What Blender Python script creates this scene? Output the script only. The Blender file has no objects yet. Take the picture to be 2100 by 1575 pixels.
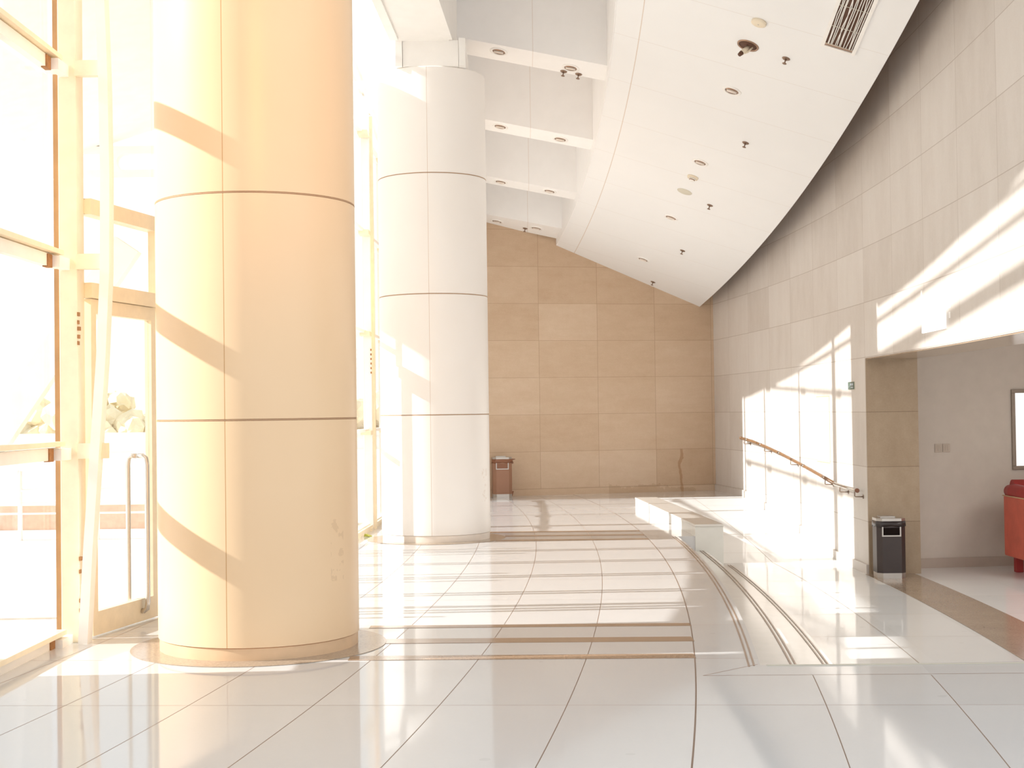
import bpy, bmesh, math, random
from mathutils import Vector, Matrix, Quaternion
random.seed(7)
S = bpy.context.scene
COL = S.collection
PI = math.pi
CX, CY = -66.0, 15.7                       # plan centre of the curved hall
TAN = 0.56                                 # sun elevation tangent


def ax(X0, Y):
    """x of the arc that passes (X0, CY) around the plan centre, at depth Y"""
    return CX + math.sqrt((X0 - CX) ** 2 - (Y - CY) ** 2)


def ys(a, b, step=0.4):
    n = max(1, int(math.ceil(abs(b - a) / step)))
    return [a + (b - a) * i / n for i in range(n + 1)]


# ------------------------------------------------------------------ node helper
class V:
    def __init__(s, nt, sock):
        s.nt, s.s = nt, sock

    def _m(s, op, *args):
        n = s.nt.nodes.new('ShaderNodeMath'); n.operation = op
        for i, a in enumerate((s,) + args):
            if isinstance(a, V):
                s.nt.links.new(a.s, n.inputs[i])
            else:
                n.inputs[i].default_value = float(a)
        return V(s.nt, n.outputs[0])

    def __add__(s, o): return s._m('ADD', o)
    def __sub__(s, o): return s._m('SUBTRACT', o)
    def __mul__(s, o): return s._m('MULTIPLY', o)
    def __truediv__(s, o): return s._m('DIVIDE', o)
    def abs(s): return s._m('ABSOLUTE')
    def sqrt(s): return s._m('SQRT')
    def fract(s): return s._m('FRACT')
    def floor(s): return s._m('FLOOR')
    def lt(s, o): return s._m('LESS_THAN', o)
    def gt(s, o): return s._m('GREATER_THAN', o)
    def mx(s, o): return s._m('MAXIMUM', o)
    def atan2(s, o): return s._m('ARCTAN2', o)

    def lines(s, period, offset, half):
        f = ((s - offset) / period + 0.5).fract() - 0.5
        return (f.abs() * period).lt(half)


class Mat:
    def __init__(s, name, color=(.8, .8, .8), rough=.5, metal=0., spec=.5):
        s.m = bpy.data.materials.new(name); s.m.use_nodes = True
        s.nt = s.m.node_tree
        s.b = s.nt.nodes['Principled BSDF']
        s.b.inputs['Base Color'].default_value = (*color, 1)
        s.b.inputs['Roughness'].default_value = rough
        s.b.inputs['Metallic'].default_value = metal
        s.b.inputs['Specular IOR Level'].default_value = spec

    def pos(s):
        g = s.nt.nodes.new('ShaderNodeNewGeometry')
        x = s.nt.nodes.new('ShaderNodeSeparateXYZ'); s.nt.links.new(g.outputs['Position'], x.inputs[0])
        s.geo = g
        return [V(s.nt, x.outputs[i]) for i in range(3)]

    def nrm(s):
        x = s.nt.nodes.new('ShaderNodeSeparateXYZ'); s.nt.links.new(s.geo.outputs['Normal'], x.inputs[0])
        return [V(s.nt, x.outputs[i]) for i in range(3)]

    def obj(s):
        t = s.nt.nodes.new('ShaderNodeTexCoord')
        x = s.nt.nodes.new('ShaderNodeSeparateXYZ'); s.nt.links.new(t.outputs['Object'], x.inputs[0])
        return [V(s.nt, x.outputs[i]) for i in range(3)]

    def noise(s, scale, detail=4, vec=None, rough=.6):
        n = s.nt.nodes.new('ShaderNodeTexNoise'); n.inputs['Scale'].default_value = scale
        n.inputs['Detail'].default_value = detail; n.inputs['Roughness'].default_value = rough
        if vec is None:
            g = s.nt.nodes.new('ShaderNodeNewGeometry'); s.nt.links.new(g.outputs['Position'], n.inputs['Vector'])
        else:
            c = s.nt.nodes.new('ShaderNodeCombineXYZ')
            for i, v in enumerate(vec):
                if isinstance(v, V): s.nt.links.new(v.s, c.inputs[i])
                else: c.inputs[i].default_value = v
            s.nt.links.new(c.outputs[0], n.inputs['Vector'])
        return V(s.nt, n.outputs[0])

    def white(s, a, b):
        c = s.nt.nodes.new('ShaderNodeCombineXYZ'); s.nt.links.new(a.s, c.inputs[0]); s.nt.links.new(b.s, c.inputs[1])
        n = s.nt.nodes.new('ShaderNodeTexWhiteNoise'); n.noise_dimensions = '2D'; s.nt.links.new(c.outputs[0], n.inputs[0])
        return V(s.nt, n.outputs[0])

    def ramp(s, v, stops):
        r = s.nt.nodes.new('ShaderNodeValToRGB')
        el = r.color_ramp.elements
        while len(el) < len(stops): el.new(.5)
        for e, (p, c) in zip(el, stops):
            e.position = p; e.color = (*c, 1)
        s.nt.links.new(v.s, r.inputs[0])
        return r.outputs[0]

    def mix(s, f, a, b, mode='MIX'):
        n = s.nt.nodes.new('ShaderNodeMix'); n.data_type = 'RGBA'; n.blend_type = mode
        for k, v in ((0, f), (6, a), (7, b)):
            if isinstance(v, V): s.nt.links.new(v.s, n.inputs[k])
            elif isinstance(v, (int, float)): n.inputs[k].default_value = v
            elif isinstance(v, tuple): n.inputs[k].default_value = (*v, 1)
            else: s.nt.links.new(v, n.inputs[k])
        return n.outputs[2]

    def setc(s, sock): s.nt.links.new(sock, s.b.inputs['Base Color'])
    def setr(s, v): s.nt.links.new(v.s, s.b.inputs['Roughness'])

    def bump(s, v, strength=.2, dist=.01):
        n = s.nt.nodes.new('ShaderNodeBump'); n.inputs['Strength'].default_value = strength
        n.inputs['Distance'].default_value = dist
        s.nt.links.new(v.s, n.inputs['Height']); s.nt.links.new(n.outputs[0], s.b.inputs['Normal'])


M = {}


def plain(name, color, rough=.5, metal=0., spec=.5, var=.04, scale=6):
    m = Mat(name, color, rough, metal, spec)
    n = m.noise(scale, 3)
    lo = tuple(max(0, c * (1 - var)) for c in color); hi = tuple(min(1, c * (1 + var)) for c in color)
    m.setc(m.ramp(n, [(.3, lo), (.7, hi)]))
    M[name] = m.m
    return m


# ------------------------------------------------------------------ materials
def mat_floor(name, base, joint, border=True):
    m = Mat(name, base, .1, 0, .38)
    x, y, z = m.pos()
    r = ((x - CX) * (x - CX) + (y - CY) * (y - CY)).sqrt()
    t = y + x * .06
    inner = r.lt(67.455)
    la = r.lines(.607, 67.45, .0026)
    if border:
        near = t.lt(7.505)
        la = la * inner.mx(near)
        lb = t.lines(1.25, 6.76, .0028)
        lc = (y + x * .03 - 7.47).abs().lt(.005) * x.gt(.98)
        ld = ((y - 7.44) - (x - .98) * .91).abs().lt(.006) * x.gt(.98) * x.lt(1.32)
        le = (r - 67.45).abs().lt(.0042)
        mask = la.mx(lb).mx(lc).mx(ld).mx(le)
    else:
        lb = t.lines(1.25, 6.76, .004)
        la = r.lines(1.3, 69.15, .004)
        mask = la.mx(lb)
    cell = m.white(((r - 67.45) / .607).floor(), ((t - 6.76) / 1.25).floor())
    n1 = m.noise(1.3, 3); n2 = m.noise(38, 4)
    v = cell * .45 + n1 * .35 + n2 * .2
    lo = tuple(c * .955 for c in base); hi = tuple(min(1, c * 1.03) for c in base)
    c = m.ramp(v, [(.25, lo), (.75, hi)])
    spots = m.noise(5.5, 1).gt(.77)
    c = m.mix(spots * .35, c, tuple(k * .8 for k in base))
    m.setc(m.mix(mask, c, joint))
    m.setr(n1 * .06 + .035 + mask * .4)
    m.bump(m.noise(1.6, 1), .03, .02)
    M[name] = m.m


mat_floor('polished_tile', (.635, .63, .63), (.20, .13, .09))
mat_floor('polished_tile_lower', (.84, .85, .85), (.32, .27, .22), border=False)


def mat_stone(name, kind, cols, joint, rough=.42):
    m = Mat(name, cols[1], rough, 0, .35)
    x, y, z = m.pos()
    nx, ny, nz = m.nrm()
    if kind == 'far':
        u = x
        mask = z.lines(.6145, .106, .004).mx(u.lines(.985, .455, .0045) * (z.gt(.106)))
        cell = m.white(((u - .455) / .985).floor(), ((z - .106) / .6145).floor())
    elif kind == 'right':
        u = y
        side = ny.abs().lt(.5) * nz.abs().lt(.5)
        mask = z.lines(.6145, .106, .004) * nz.abs().lt(.5)
        mask = mask.mx(u.lines(1.22, 15.885, .004) * side)
        cell = m.white(((u - 15.885) / 1.22).floor(), ((z - .106) / .6145).floor())
    else:
        u = x
        mask = z.lines(.6145, .106, .004) * nz.abs().lt(.5)
        cell = m.white((u / 3.0).floor(), ((z - .106) / .6145).floor())
    n1 = m.noise(2.2, 5, (x, y, z * 3.0)) if kind == 'far' else m.noise(2.4, 5, (x * 1.5, y * 1.5, z * .55))
    n2 = m.noise(60, 5); n3 = m.noise(9, 5)
    v = cell * .22 + n1 * .38 + n2 * .2 + n3 * .2
    c = m.ramp(v, [(.3, cols[0]), (.5, cols[1]), (.7, cols[2])])
    speck = m.noise(140, 2).gt(.72)
    c = m.mix(speck * .25, c, tuple(min(1, k * 1.3) for k in cols[2]))
    if kind == 'far':
        wob = m.noise(3.0, 3) - .5
        drip = ((x - 2.85 + wob * .16).abs().lt(.022)) * z.lt(.72) * z.gt(.0)
        c = m.mix(drip * .5, c, (.32, .16, .06))
        damp = (z - .105 - (m.noise(4, 4) - .52) * .55).lt(0) * x.gt(1.6) * x.lt(3.1)
        c = m.mix(damp * .28, c, (.30, .17, .08))
        veins = m.noise(2.0, 6, (x * .7, y, z * 9)).gt(.64)
        c = m.mix(veins * .16, c, cols[0])
    m.setc(m.mix(mask * (.5 if kind == 'far' else .7), c, joint))
    m.setr(n3 * .2 + rough - .1)
    M[name] = m.m


mat_stone('far_stone', 'far', [(.50, .35, .232), (.565, .415, .288), (.625, .48, .35)], (.31, .2, .12))
mat_stone('right_stone', 'right', [(.56, .505, .455), (.64, .59, .545), (.70, .66, .62)], (.36, .29, .24))
mat_stone('pier_stone', 'pier', [(.29, .205, .13), (.36, .265, .175), (.43, .33, .23)], (.18, .12, .075))

m = Mat('brown_granite', (.36, .27, .19), .16, 0, .5)
m.pos(); n = m.noise(70, 5); n2 = m.noise(3, 3)
m.setc(m.ramp(n * .7 + n2 * .3, [(.3, (.27, .195, .135)), (.5, (.36, .275, .2)), (.72, (.45, .36, .27))])); M['brown_granite'] = m.m
plain('inlay_brown', (.30, .195, .125), .12, var=.08, scale=30)
plain('step_stone', (.74, .715, .67), .12, var=.03)
plain('curb_stone', (.76, .75, .70), .2, var=.03)
plain('nosing_brown', (.27, .175, .115), .3)

# column cladding : painted panels with one vertical seam
def mat_column(name, lo, hi, sm):
  m = Mat(name, lo, .34, 0, .4)
  ox, oy, oz = m.obj()
  ang = ox.atan2(oy * -1)
  seam = (ang + .2).abs().lt(.0042)
  smudge = m.noise(14, 4).gt(.54) * oz.lt(.78) * oz.gt(.42) * (ang - .97).abs().lt(.10)
  c = m.ramp(m.noise(1.2, 2), [(.3, lo), (.7, hi)])
  c = m.mix(smudge * .2, c, (.45, .26, .12))
  m.setc(m.mix(seam * .8, c, sm))
  M[name] = m.m


mat_column('flare_tint_panel', (.86, .61, .375), (.88, .635, .40), (.5, .25, .08))  # orange cast of the lens flare is put into this column's colour
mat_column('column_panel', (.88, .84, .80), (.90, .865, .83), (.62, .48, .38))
plain('plinth_panel', (.84, .77, .70), .35, var=.04)
plain('flare_tint_plinth', (.76, .52, .32), .35, var=.05)  # same flare cast in the plinth colour
plain('groove_dark', (.45, .27, .15), .6)
plain('white_paint', (.88, .86, .83), .45, var=.02)
m = Mat('rib_paint', (.91, .90, .895), .5)
x, y, z = m.pos(); nn = m.noise(5, 3)
c = m.ramp(nn, [(.3, (.895, .885, .88)), (.7, (.92, .91, .905))])
m.setc(m.mix((x - .29).abs().lt(.0045) * .35, c, (.6, .46, .36))); M['rib_paint'] = m.m

m = Mat('ceiling_paint', (.87, .86, .85), .45, 0, .3)
x, y, z = m.pos()
t = y + x * .16
j1 = t.lines(1.19, 13.84, .0035)
gx = x - (((y - 16.3) * (y - 16.3)) * -.00614 + 1.397)
j2 = gx.abs().lt(.0045)
nn = m.noise(.9, 3)
c = m.ramp(nn, [(.3, (.85, .852, .855)), (.7, (.875, .877, .88))])
c = m.mix(j1 * gx.gt(-.3) * .3, c, (.5, .36, .26))
m.setc(m.mix(j2 * .6, c, (.55, .38, .25)))
M['ceiling_paint'] = m.m

plain('frame_paint', (.84, .72, .52), .4, var=.05, scale=9)
plain('frame_white', (.88, .85, .80), .4, var=.03)
plain('gasket_brown', (.42, .22, .085), .5, var=.1)
plain('rust', (.33, .15, .05), .8, var=.2, scale=40)
plain('steel', (.66, .62, .57), .25, 1.0, .5, var=.04)
plain('dark_steel', (.30, .22, .17), .3, .8, .5)
plain('bronze', (.24, .15, .10), .4, .5)
plain('bin_black', (.045, .032, .03), .38, .2, .5)
plain('flare_tint_bin', (.30, .15, .09), .45, .1, .5)  # orange flare veil over the dark far bin is in this colour
plain('bag_black', (.025, .018, .018), .3)
plain('flare_bag_cap_brown', (.22, .085, .04), .4)  # flare veil in the far liner's colour; also the rail end cap
plain('silver_trim', (.50, .46, .42), .3, .8)
plain('rail_wood', (.20, .105, .05), .35, 0, .4, var=.2, scale=14)
plain('room_wall', (.60, .535, .47), .8, var=.03)
plain('room_base', (.46, .38, .32), .5)
plain('sofa_red', (.56, .10, .06), .55, var=.1)
plain('sofa_dark_red', (.33, .022, .02), .6, var=.1)
plain('piping', (.62, .42, .24), .6)
plain('switch_plastic', (.50, .42, .345), .4)
plain('picture_frame', (.30, .245, .20), .35, .3)
plain('sign_green', (.10, .145, .115), .4)
plain('sign_white', (.50, .56, .62), .4)
plain('detector_cream', (.80, .70, .54), .5)
plain('disc_grey', (.62, .58, .48), .6)
plain('opening_shade_black', (.012, .008, .007), .9, 0, .05)
plain('gap_shade_brown', (.34, .19, .09), .8)  # brown shade of the ceiling gap put into the colour
plain('hole_dark', (.10, .042, .022), .8)
plain('lamp_tube', (.80, .70, .62), .3)
plain('reflector', (.34, .21, .14), .3, .6)
plain('pavement', (.80, .74, .68), .75, var=.05, scale=2)
plain('planter_brick', (.72, .50, .38), .8, var=.1, scale=12)
plain('glare_pale_foliage', (.80, .70, .48), .9, var=.12, scale=1.3)  # glare washing out the green trees is put into this colour
plain('far_wall_white', (.92, .90, .86), .7)
plain('leaf_green', (.35, .36, .05), .6)
plain('paper_plaster', (.9, .88, .85), .6)

m = Mat('added_glow_panel', (.95, .95, .95), .4)
m.b.inputs['Emission Color'].default_value = (1, 1, 1, 1); m.b.inputs['Emission Strength'].default_value = .75  # emission added so the blank panels stay evenly white
m.setc(m.ramp(m.noise(3), [(.3, (.94, .94, .94)), (.7, (.97, .97, .97))])); M['added_glow_panel'] = m.m

g = bpy.data.materials.new('clear_glass'); g.use_nodes = True
nt = g.node_tree; nt.nodes.clear()
out = nt.nodes.new('ShaderNodeOutputMaterial'); mixn = nt.nodes.new('ShaderNodeMixShader')
tr = nt.nodes.new('ShaderNodeBsdfTransparent'); tr.inputs[0].default_value = (.985, .98, .965, 1)
gl = nt.nodes.new('ShaderNodeBsdfGlossy'); gl.inputs['Roughness'].default_value = .02
lw = nt.nodes.new('ShaderNodeLayerWeight'); lw.inputs[0].default_value = .5
fr = (V(nt, lw.outputs['Facing'])._m('POWER', 4.0)) * .30 + .015
nt.links.new(fr.s, mixn.inputs[0]); nt.links.new(tr.outputs[0], mixn.inputs[1]); nt.links.new(gl.outputs[0], mixn.inputs[2])
nt.links.new(mixn.outputs[0], out.inputs[0]); M['clear_glass'] = g


# ------------------------------------------------------------------ mesh builder
class MB:
    def __init__(s): s.bm = bmesh.new()

    def quad(s, pts):
        return s.bm.faces.new([s.bm.verts.new(p) for p in pts])

    def hexa(s, b, t):
        """b, t : four bottom / four top corners, both counter-clockwise seen from above"""
        vb = [s.bm.verts.new(p) for p in b]; vt = [s.bm.verts.new(p) for p in t]
        s.bm.faces.new(vb[::-1]); s.bm.faces.new(vt)
        for i in range(4):
            j = (i + 1) % 4
            s.bm.faces.new((vb[i], vb[j], vt[j], vt[i]))
        return s

    def box(s, x0, x1, y0, y1, z0, z1):
        return s.hexa([(x0, y0, z0), (x1, y0, z0), (x1, y1, z0), (x0, y1, z0)],
                      [(x0, y0, z1), (x1, y0, z1), (x1, y1, z1), (x0, y1, z1)])

    def bar(s, p, q, w, h, up=(0, 0, 1)):
        """rectangular bar from p to q: w across, h along up"""
        p, q = Vector(p), Vector(q); d = (q - p).normalized(); u = Vector(up)
        if abs(d.dot(u)) > .98: u = Vector((0, 1, 0))
        sd = d.cross(u).normalized(); u = sd.cross(d).normalized()
        a, b = sd * w / 2, u * h / 2
        return s.hexa([p - a - b, p + a - b, q + a - b, q - a - b], [p - a + b, p + a + b, q + a + b, q - a + b])

    def prism(s, poly, z0, z1):
        """poly : list of (x, y) counter-clockwise; z0 / z1 numbers or functions of (x, y)"""
        f0 = z0 if callable(z0) else (lambda x, y: z0); f1 = z1 if callable(z1) else (lambda x, y: z1)
        vb = [s.bm.verts.new((x, y, f0(x, y))) for x, y in poly]; vt = [s.bm.verts.new((x, y, f1(x, y))) for x, y in poly]
        s.bm.faces.new(vb[::-1]); s.bm.faces.new(vt)
        n = len(poly)
        for i in range(n):
            j = (i + 1) % n
            s.bm.faces.new((vb[i], vb[j], vt[j], vt[i]))
        return s

    def strip(s, rows, z0, z1):
        """rows of (y, xl, xr): a solid slab made of consecutive rows"""
        f0 = z0 if callable(z0) else (lambda x, y: z0); f1 = z1 if callable(z1) else (lambda x, y: z1)
        L = []
        for y, a, b in rows:
            L.append([s.bm.verts.new((a, y, f0(a, y))), s.bm.verts.new((b, y, f0(b, y))),
                      s.bm.verts.new((b, y, f1(b, y))), s.bm.verts.new((a, y, f1(a, y)))])
        for p, q in zip(L[:-1], L[1:]):
            s.bm.faces.new((p[3], p[2], q[2], q[3])); s.bm.faces.new((p[1], p[0], q[0], q[1]))
            s.bm.faces.new((p[0], p[3], q[3], q[0])); s.bm.faces.new((p[2], p[1], q[1], q[2]))
        s.bm.faces.new((L[0][0], L[0][1], L[0][2], L[0][3])); s.bm.faces.new((L[-1][3], L[-1][2], L[-1][1], L[-1][0]))
        return s

    def lathe(s, prof, c=(0, 0, 0), n=64, a0=0, smooth=True):
        """prof : (r, z) from bottom to top, revolved about z through c"""
        rings = []
        for r, z in prof:
            if r < 1e-6:
                rings.append([s.bm.verts.new((c[0], c[1], c[2] + z))])
            else:
                rings.append([s.bm.verts.new((c[0] + r * math.cos(a0 + 2 * PI * i / n), c[1] + r * math.sin(a0 + 2 * PI * i / n), c[2] + z)) for i in range(n)])
        for A, B in zip(rings[:-1], rings[1:]):
            for i in range(n):
                j = (i + 1) % n
                if len(A) == 1 and len(B) == 1: continue
                if len(A) == 1: f = s.bm.faces.new((A[0], B[j], B[i]))
                elif len(B) == 1: f = s.bm.faces.new((A[i], A[j], B[0]))
                else: f = s.bm.faces.new((A[i], A[j], B[j], B[i]))
                f.smooth = smooth
        return s

    def tube(s, pts, r, n=12, closed=False, caps=True):
        pts = [Vector(p) for p in pts]; rings = []; N = len(pts)
        prev = None
        for i, p in enumerate(pts):
            d = (pts[(i + 1) % N] - pts[i - 1]) if closed else (pts[min(i + 1, N - 1)] - pts[max(i - 1, 0)])
            d.normalize()
            if prev is None:
                u = Vector((0, 0, 1)) if abs(d.z) < .9 else Vector((1, 0, 0))
            else: u = prev
            sd = d.cross(u).normalized(); u = sd.cross(d).normalized(); prev = u
            rr = r[i] if isinstance(r, (list, tuple)) else r
            rings.append([s.bm.verts.new(p + (sd * math.cos(2 * PI * k / n) + u * math.sin(2 * PI * k / n)) * rr) for k in range(n)])
        seq = list(zip(rings[:-1], rings[1:])) + ([(rings[-1], rings[0])] if closed else [])
        for A, B in seq:
            for i in range(n):
                j = (i + 1) % n
                f = s.bm.faces.new((A[i], B[i], B[j], A[j])); f.smooth = True
        if caps and not closed:
            s.bm.faces.new(rings[0]); s.bm.faces.new(rings[-1][::-1])
        return s

    def build(s, name, mat, parent=None, bevel=0, label=None, loc=None, rot=None):
        bmesh.ops.recalc_face_normals(s.bm, faces=s.bm.faces)
        me = bpy.data.meshes.new(name); s.bm.to_mesh(me); s.bm.free()
        o = bpy.data.objects.new(name, me); COL.objects.link(o)
        me.materials.append(M[mat] if isinstance(mat, str) else mat)
        if bevel:
            b = o.modifiers.new('edge', 'BEVEL'); b.width = bevel; b.segments = 2; b.limit_method = 'ANGLE'
        if loc is not None: o.location = loc
        if rot is not None: o.rotation_euler = rot
        if parent is not None:
            o.parent = parent
        if label: o['label'] = label
        return o


def rebase(o, parent):
    """parent an object that was modelled in hall coordinates"""
    o.parent = parent
    o.matrix_parent_inverse = parent.matrix_world.inverted()
    return o


def tag(o, label, cat, group=None, kind=None):
    o['label'] = label; o['category'] = cat
    if group: o['group'] = group
    if kind: o['kind'] = kind
    return o


def thing(name, label, cat, loc=(0, 0, 0), rot=None, group=None, kind=None):
    o = bpy.data.objects.new(name, None); COL.objects.link(o)
    o.empty_display_size = .1
    if isinstance(rot, Matrix):
        o.matrix_world = Matrix.Translation(loc) @ rot.to_4x4()
    else:
        o.location = loc
        if rot is not None: o.rotation_euler = (0, 0, rot)
        o.matrix_world = Matrix.Translation(loc) @ (Matrix.Rotation(rot, 4, 'Z') if rot else Matrix.Identity(4))
    return tag(o, label, cat, group, kind)


def wpart(mb, name, mat, parent, bevel=0, label=None):
    return rebase(mb.build(name, mat, None, bevel, label), parent)


def copy_tree(o, label=None, group=None, matrix=None):
    c = o.copy(); COL.objects.link(c)
    if matrix is not None: c.matrix_world = matrix
    if label: c['label'] = label
    if group: c['group'] = group
    for ch in list(o.children):
        k = ch.copy(); COL.objects.link(k); k.parent = c; k.matrix_parent_inverse = ch.matrix_parent_inverse
        for g2 in list(ch.children):
            q = g2.copy(); COL.objects.link(q); q.parent = k; q.matrix_parent_inverse = g2.matrix_parent_inverse
    return c


# ------------------------------------------------------------------ plan data
FACADE = [(-2.90, 5.0), (-2.87, 7.6), (-2.86, 8.80), (-2.70, 8.95), (-2.50, 9.87), (-2.33, 10.80), (-2.17, 11.90), (-2.04, 13.00),
          (-1.93, 14.10), (-1.85, 15.20), (-1.78, 17.10), (-1.73, 18.90), (-1.72, 20.85), (-1.74, 22.05), (-1.76, 24.5)]


def gx_at(y):
    P = FACADE
    for (xa, ya), (xb, yb) in zip(P[:-1], P[1:]):
        if ya <= y <= yb: return xa + (xb - xa) * (y - ya) / (yb - ya)
    return P[0][0] if y < P[0][1] else P[-1][0]


FAR0, FARM = (.03, 23.36), .2346


def far_y(x): return FAR0[1] + FARM * (x - FAR0[0])


def curb_l(y): return 1.985 - (y - 15.55) * .0464


# ------------------------------------------------------------------ floor
rows = []
for y in ys(1.0, 7.6, .4): rows.append((y, gx_at(y) - .02, ax(3.97, y) + .2 if y > 3 else 3.6))
rows += [(7.68, gx_at(7.68) - .02, 3.6), (7.72, gx_at(7.72) - .02, 3.6)]
mb = MB().strip(rows, -.62, 0)
rows = [(y, gx_at(y) - .06, ax(1.80, y)) for y in ys(7.72, 15.55, .25)]
mb.strip(rows, -.62, 0)
rows = [(y, gx_at(y) - .06, curb_l(y) + .02) for y in ys(15.55, 20.4, .4)]
mb.strip(rows, -.62, 0)
rows = [(y, gx_at(y) - .06, curb_l(20.4) + .2) for y in ys(20.4, 22.4, .4)]
mb.strip(rows, -.62, 0)
rows = [(22.4, gx_at(22.4) - .06, ax(3.99, 22.4)), (23.0, gx_at(23.0) - .06, ax(3.99, 23.0))]
mb.strip(rows, -.62, 0)
mb.prism([(-1.8, 23.0), (ax(3.99, 23.0), 23.0), (ax(3.99, 24.3), 24.32), (-1.8, 22.98)], -.62, 0)
floor = mb.build('floor', 'polished_tile')
tag(floor, 'pale polished tile floor with curved joints sweeping past the columns', 'floor', kind='structure')


def ribbon(pts_l, pts_r, z, name, mat, parent, th=.0025):
    mb = MB()
    L = [[mb.bm.verts.new((a[0], a[1], z)), mb.bm.verts.new((b[0], b[1], z))] for a, b in zip(pts_l, pts_r)]
    for p, q in zip(L[:-1], L[1:]): mb.bm.faces.new((p[0], p[1], q[1], q[0]))
    o = mb.build(name, mat)
    o.modifiers.new('solid', 'SOLIDIFY').thickness = th
    return rebase(o, parent)


# brown bands on the axis of each column, and the rings round their feet
for yc, xs, wd in ((8.07, -.95, .14), (8.66, -.80, .17), (9.24, -.95, .11), (15.33, -.2, .15), (15.86, -.1, .15), (16.38, -.3, .15)):
    xe = ax(1.445, yc)
    k = -.035
    pl = [(xs + (xe - xs) * i / 6, yc - wd / 2 + k * (xs + (xe - xs) * i / 6)) for i in range(7)]
    pr = [(a, b + wd) for a, b in pl]
    ribbon(pl, pr, .0022, 'inlay_band', 'inlay_brown', floor)
C1 = (-1.553, 8.63); C2 = (-.86, 15.71)
for c in (C1, C2):
    mb = MB()
    mb.lathe([(.55, .0035), (.765, .0035), (.765, .0), (.55, .0)], (c[0], c[1], .0005), 72, smooth=False)
    wpart(mb, 'inlay_ring', 'brown_granite', floor)
for off in (.062, .034):
    pl = [(ax(1.80, y) - off - .0055, y) for y in ys(7.70 if off < .05 else 7.68, 15.54, .25)]
    pr = [(a + .011, b) for a, b in pl]
    ribbon(pl, pr, .0022, 'nosing_line', 'nosing_brown', floor)
for yy in (7.685, 7.705):
    ribbon([(1.36, yy), (3.5, yy - .05)], [(1.36, yy + .004), (3.5, yy - .046)], .0022, 'nosing_line', 'disc_grey', floor)

# sunken lower floor and the ramp that climbs to the far end
mb = MB()
mb.strip([(y, 1.2, 9.4) for y in ys(7.0, 17.0, 1.0)], -.8, -.48)
mb.strip([(17.0, 1.6, 4.2), (17.2, 1.6, 4.2)], -.8, -.48)
mb.strip([(y, curb_l(y) + .05, ax(3.98, y)) for y in ys(17.2, 22.4, .4)], -.8, lambda x, y: -.48 + (y - 17.2) / 5.2 * .48)
low = mb.build('floor', 'polished_tile_lower')
tag(low, 'sunken pale tile floor and ramp between the curved steps and right wall', 'floor', kind='structure')
pl = [(ax(3.925, y), y) for y in ys(7.2, 15.86, .3)]; pr = [(ax(4.47, y), y) for y in ys(7.2, 15.86, .3)]
ribbon(pl, pr, -.4785, 'threshold_band', 'brown_granite', low)

# curved steps
st = thing('curved_steps', 'two curved pale stone steps with paired brown lines leading down to the sunken floor', 'steps', (1.9, 11.5, -.48))
for X0, z in ((2.10, -.16), (2.40, -.32)):
    mb = MB().strip([(y, ax(1.79, y), ax(X0, y)) for y in ys(7.55, 15.52, .25)], -.5, z)
    tr_ = wpart(mb, 'step', 'step_stone', st)
    for off in (.062, .034):
        a = [(ax(X0, y) - off - .0055, y) for y in ys(7.6, 15.53, .25)]
        ribbon(a, [(p + .011, q) for p, q in a], z + .0022, 'nosing_line', 'nosing_brown', tr_)

# low curb between platform and ramp
cb = thing('low_curb', 'low white stone curb running back between the upper floor and the ramp', 'curb', (2.0, 17.5, 0))
mb = MB()
R_ = []
for y in ys(15.535, 20.45, .5): R_.append((y, curb_l(y), curb_l(y) + .31))
mb.strip(R_, -.6, .105)
wpart(mb, 'body', 'curb_stone', cb, .004)
mb = MB().strip([(y, a - .004, b + .004) for y, a, b in [(15.52, curb_l(15.52), curb_l(15.52) + .31)] + R_[1:]], .1055, .13)
wpart(mb, 'coping', 'step_stone', cb, .004)

# ------------------------------------------------------------------ stone walls
mb = MB()
xl, xr = -1.9, 4.6
mb.hexa([(xl, far_y(xl), -.6), (xr, far_y(xr), -.6), (xr, far_y(xr) + .4, -.6), (xl, far_y(xl) + .4, -.6)],
        [(xl, far_y(xl), 5.9), (xr, far_y(xr), 5.9), (xr, far_y(xr) + .4, 5.9), (xl, far_y(xl) + .4, 5.9)])
wf = tag(mb.build('wall_back', 'far_stone'), 'brown sandstone tiled wall at the far end of the hall', 'wall', kind='structure')
mb = MB()
mb.hexa([(-1.75, far_y(-1.75) - .022, 0), (3.44, far_y(3.44) - .022, 0), (3.44, far_y(3.44) + .01, 0), (-1.75, far_y(-1.75) + .01, 0)],
        [(-1.75, far_y(-1.75) - .022, .104), (3.44, far_y(3.44) - .022, .104), (3.44, far_y(3.44) + .01, .104), (-1.75, far_y(-1.75) + .01, .104)])
tag(mb.build('baseboard_back', 'far_stone'), 'brown stone skirting along the foot of the far wall', 'baseboard', kind='structure')

JY = 15.88
mb = MB()
mb.strip([(y, ax(3.97, y), ax(3.97, y) + .57) for y in ys(JY, 24.6, .3)], -.62, 1.94)
mb.strip([(y, ax(3.97, y), ax(3.97, y) + .57) for y in ys(7.0, 24.6, .3)], 1.94, 7.2)
wr = tag(mb.build('wall_right', 'right_stone'), 'curved pale beige stone tiled wall on the right with a wide opening', 'wall', kind='structure')
mb = MB().box(3.972, 4.55, JY - .018, JY + .002, -.5, 1.938)
wpart(mb, 'opening_jamb', 'pier_stone', wr)
mb = MB().strip([(y, ax(3.975, y), ax(4.545, y)) for y in ys(7.0, JY - .02, .3)], 1.928, 1.9395)
wpart(mb, 'opening_soffit', 'brown_granite', wr)


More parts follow.
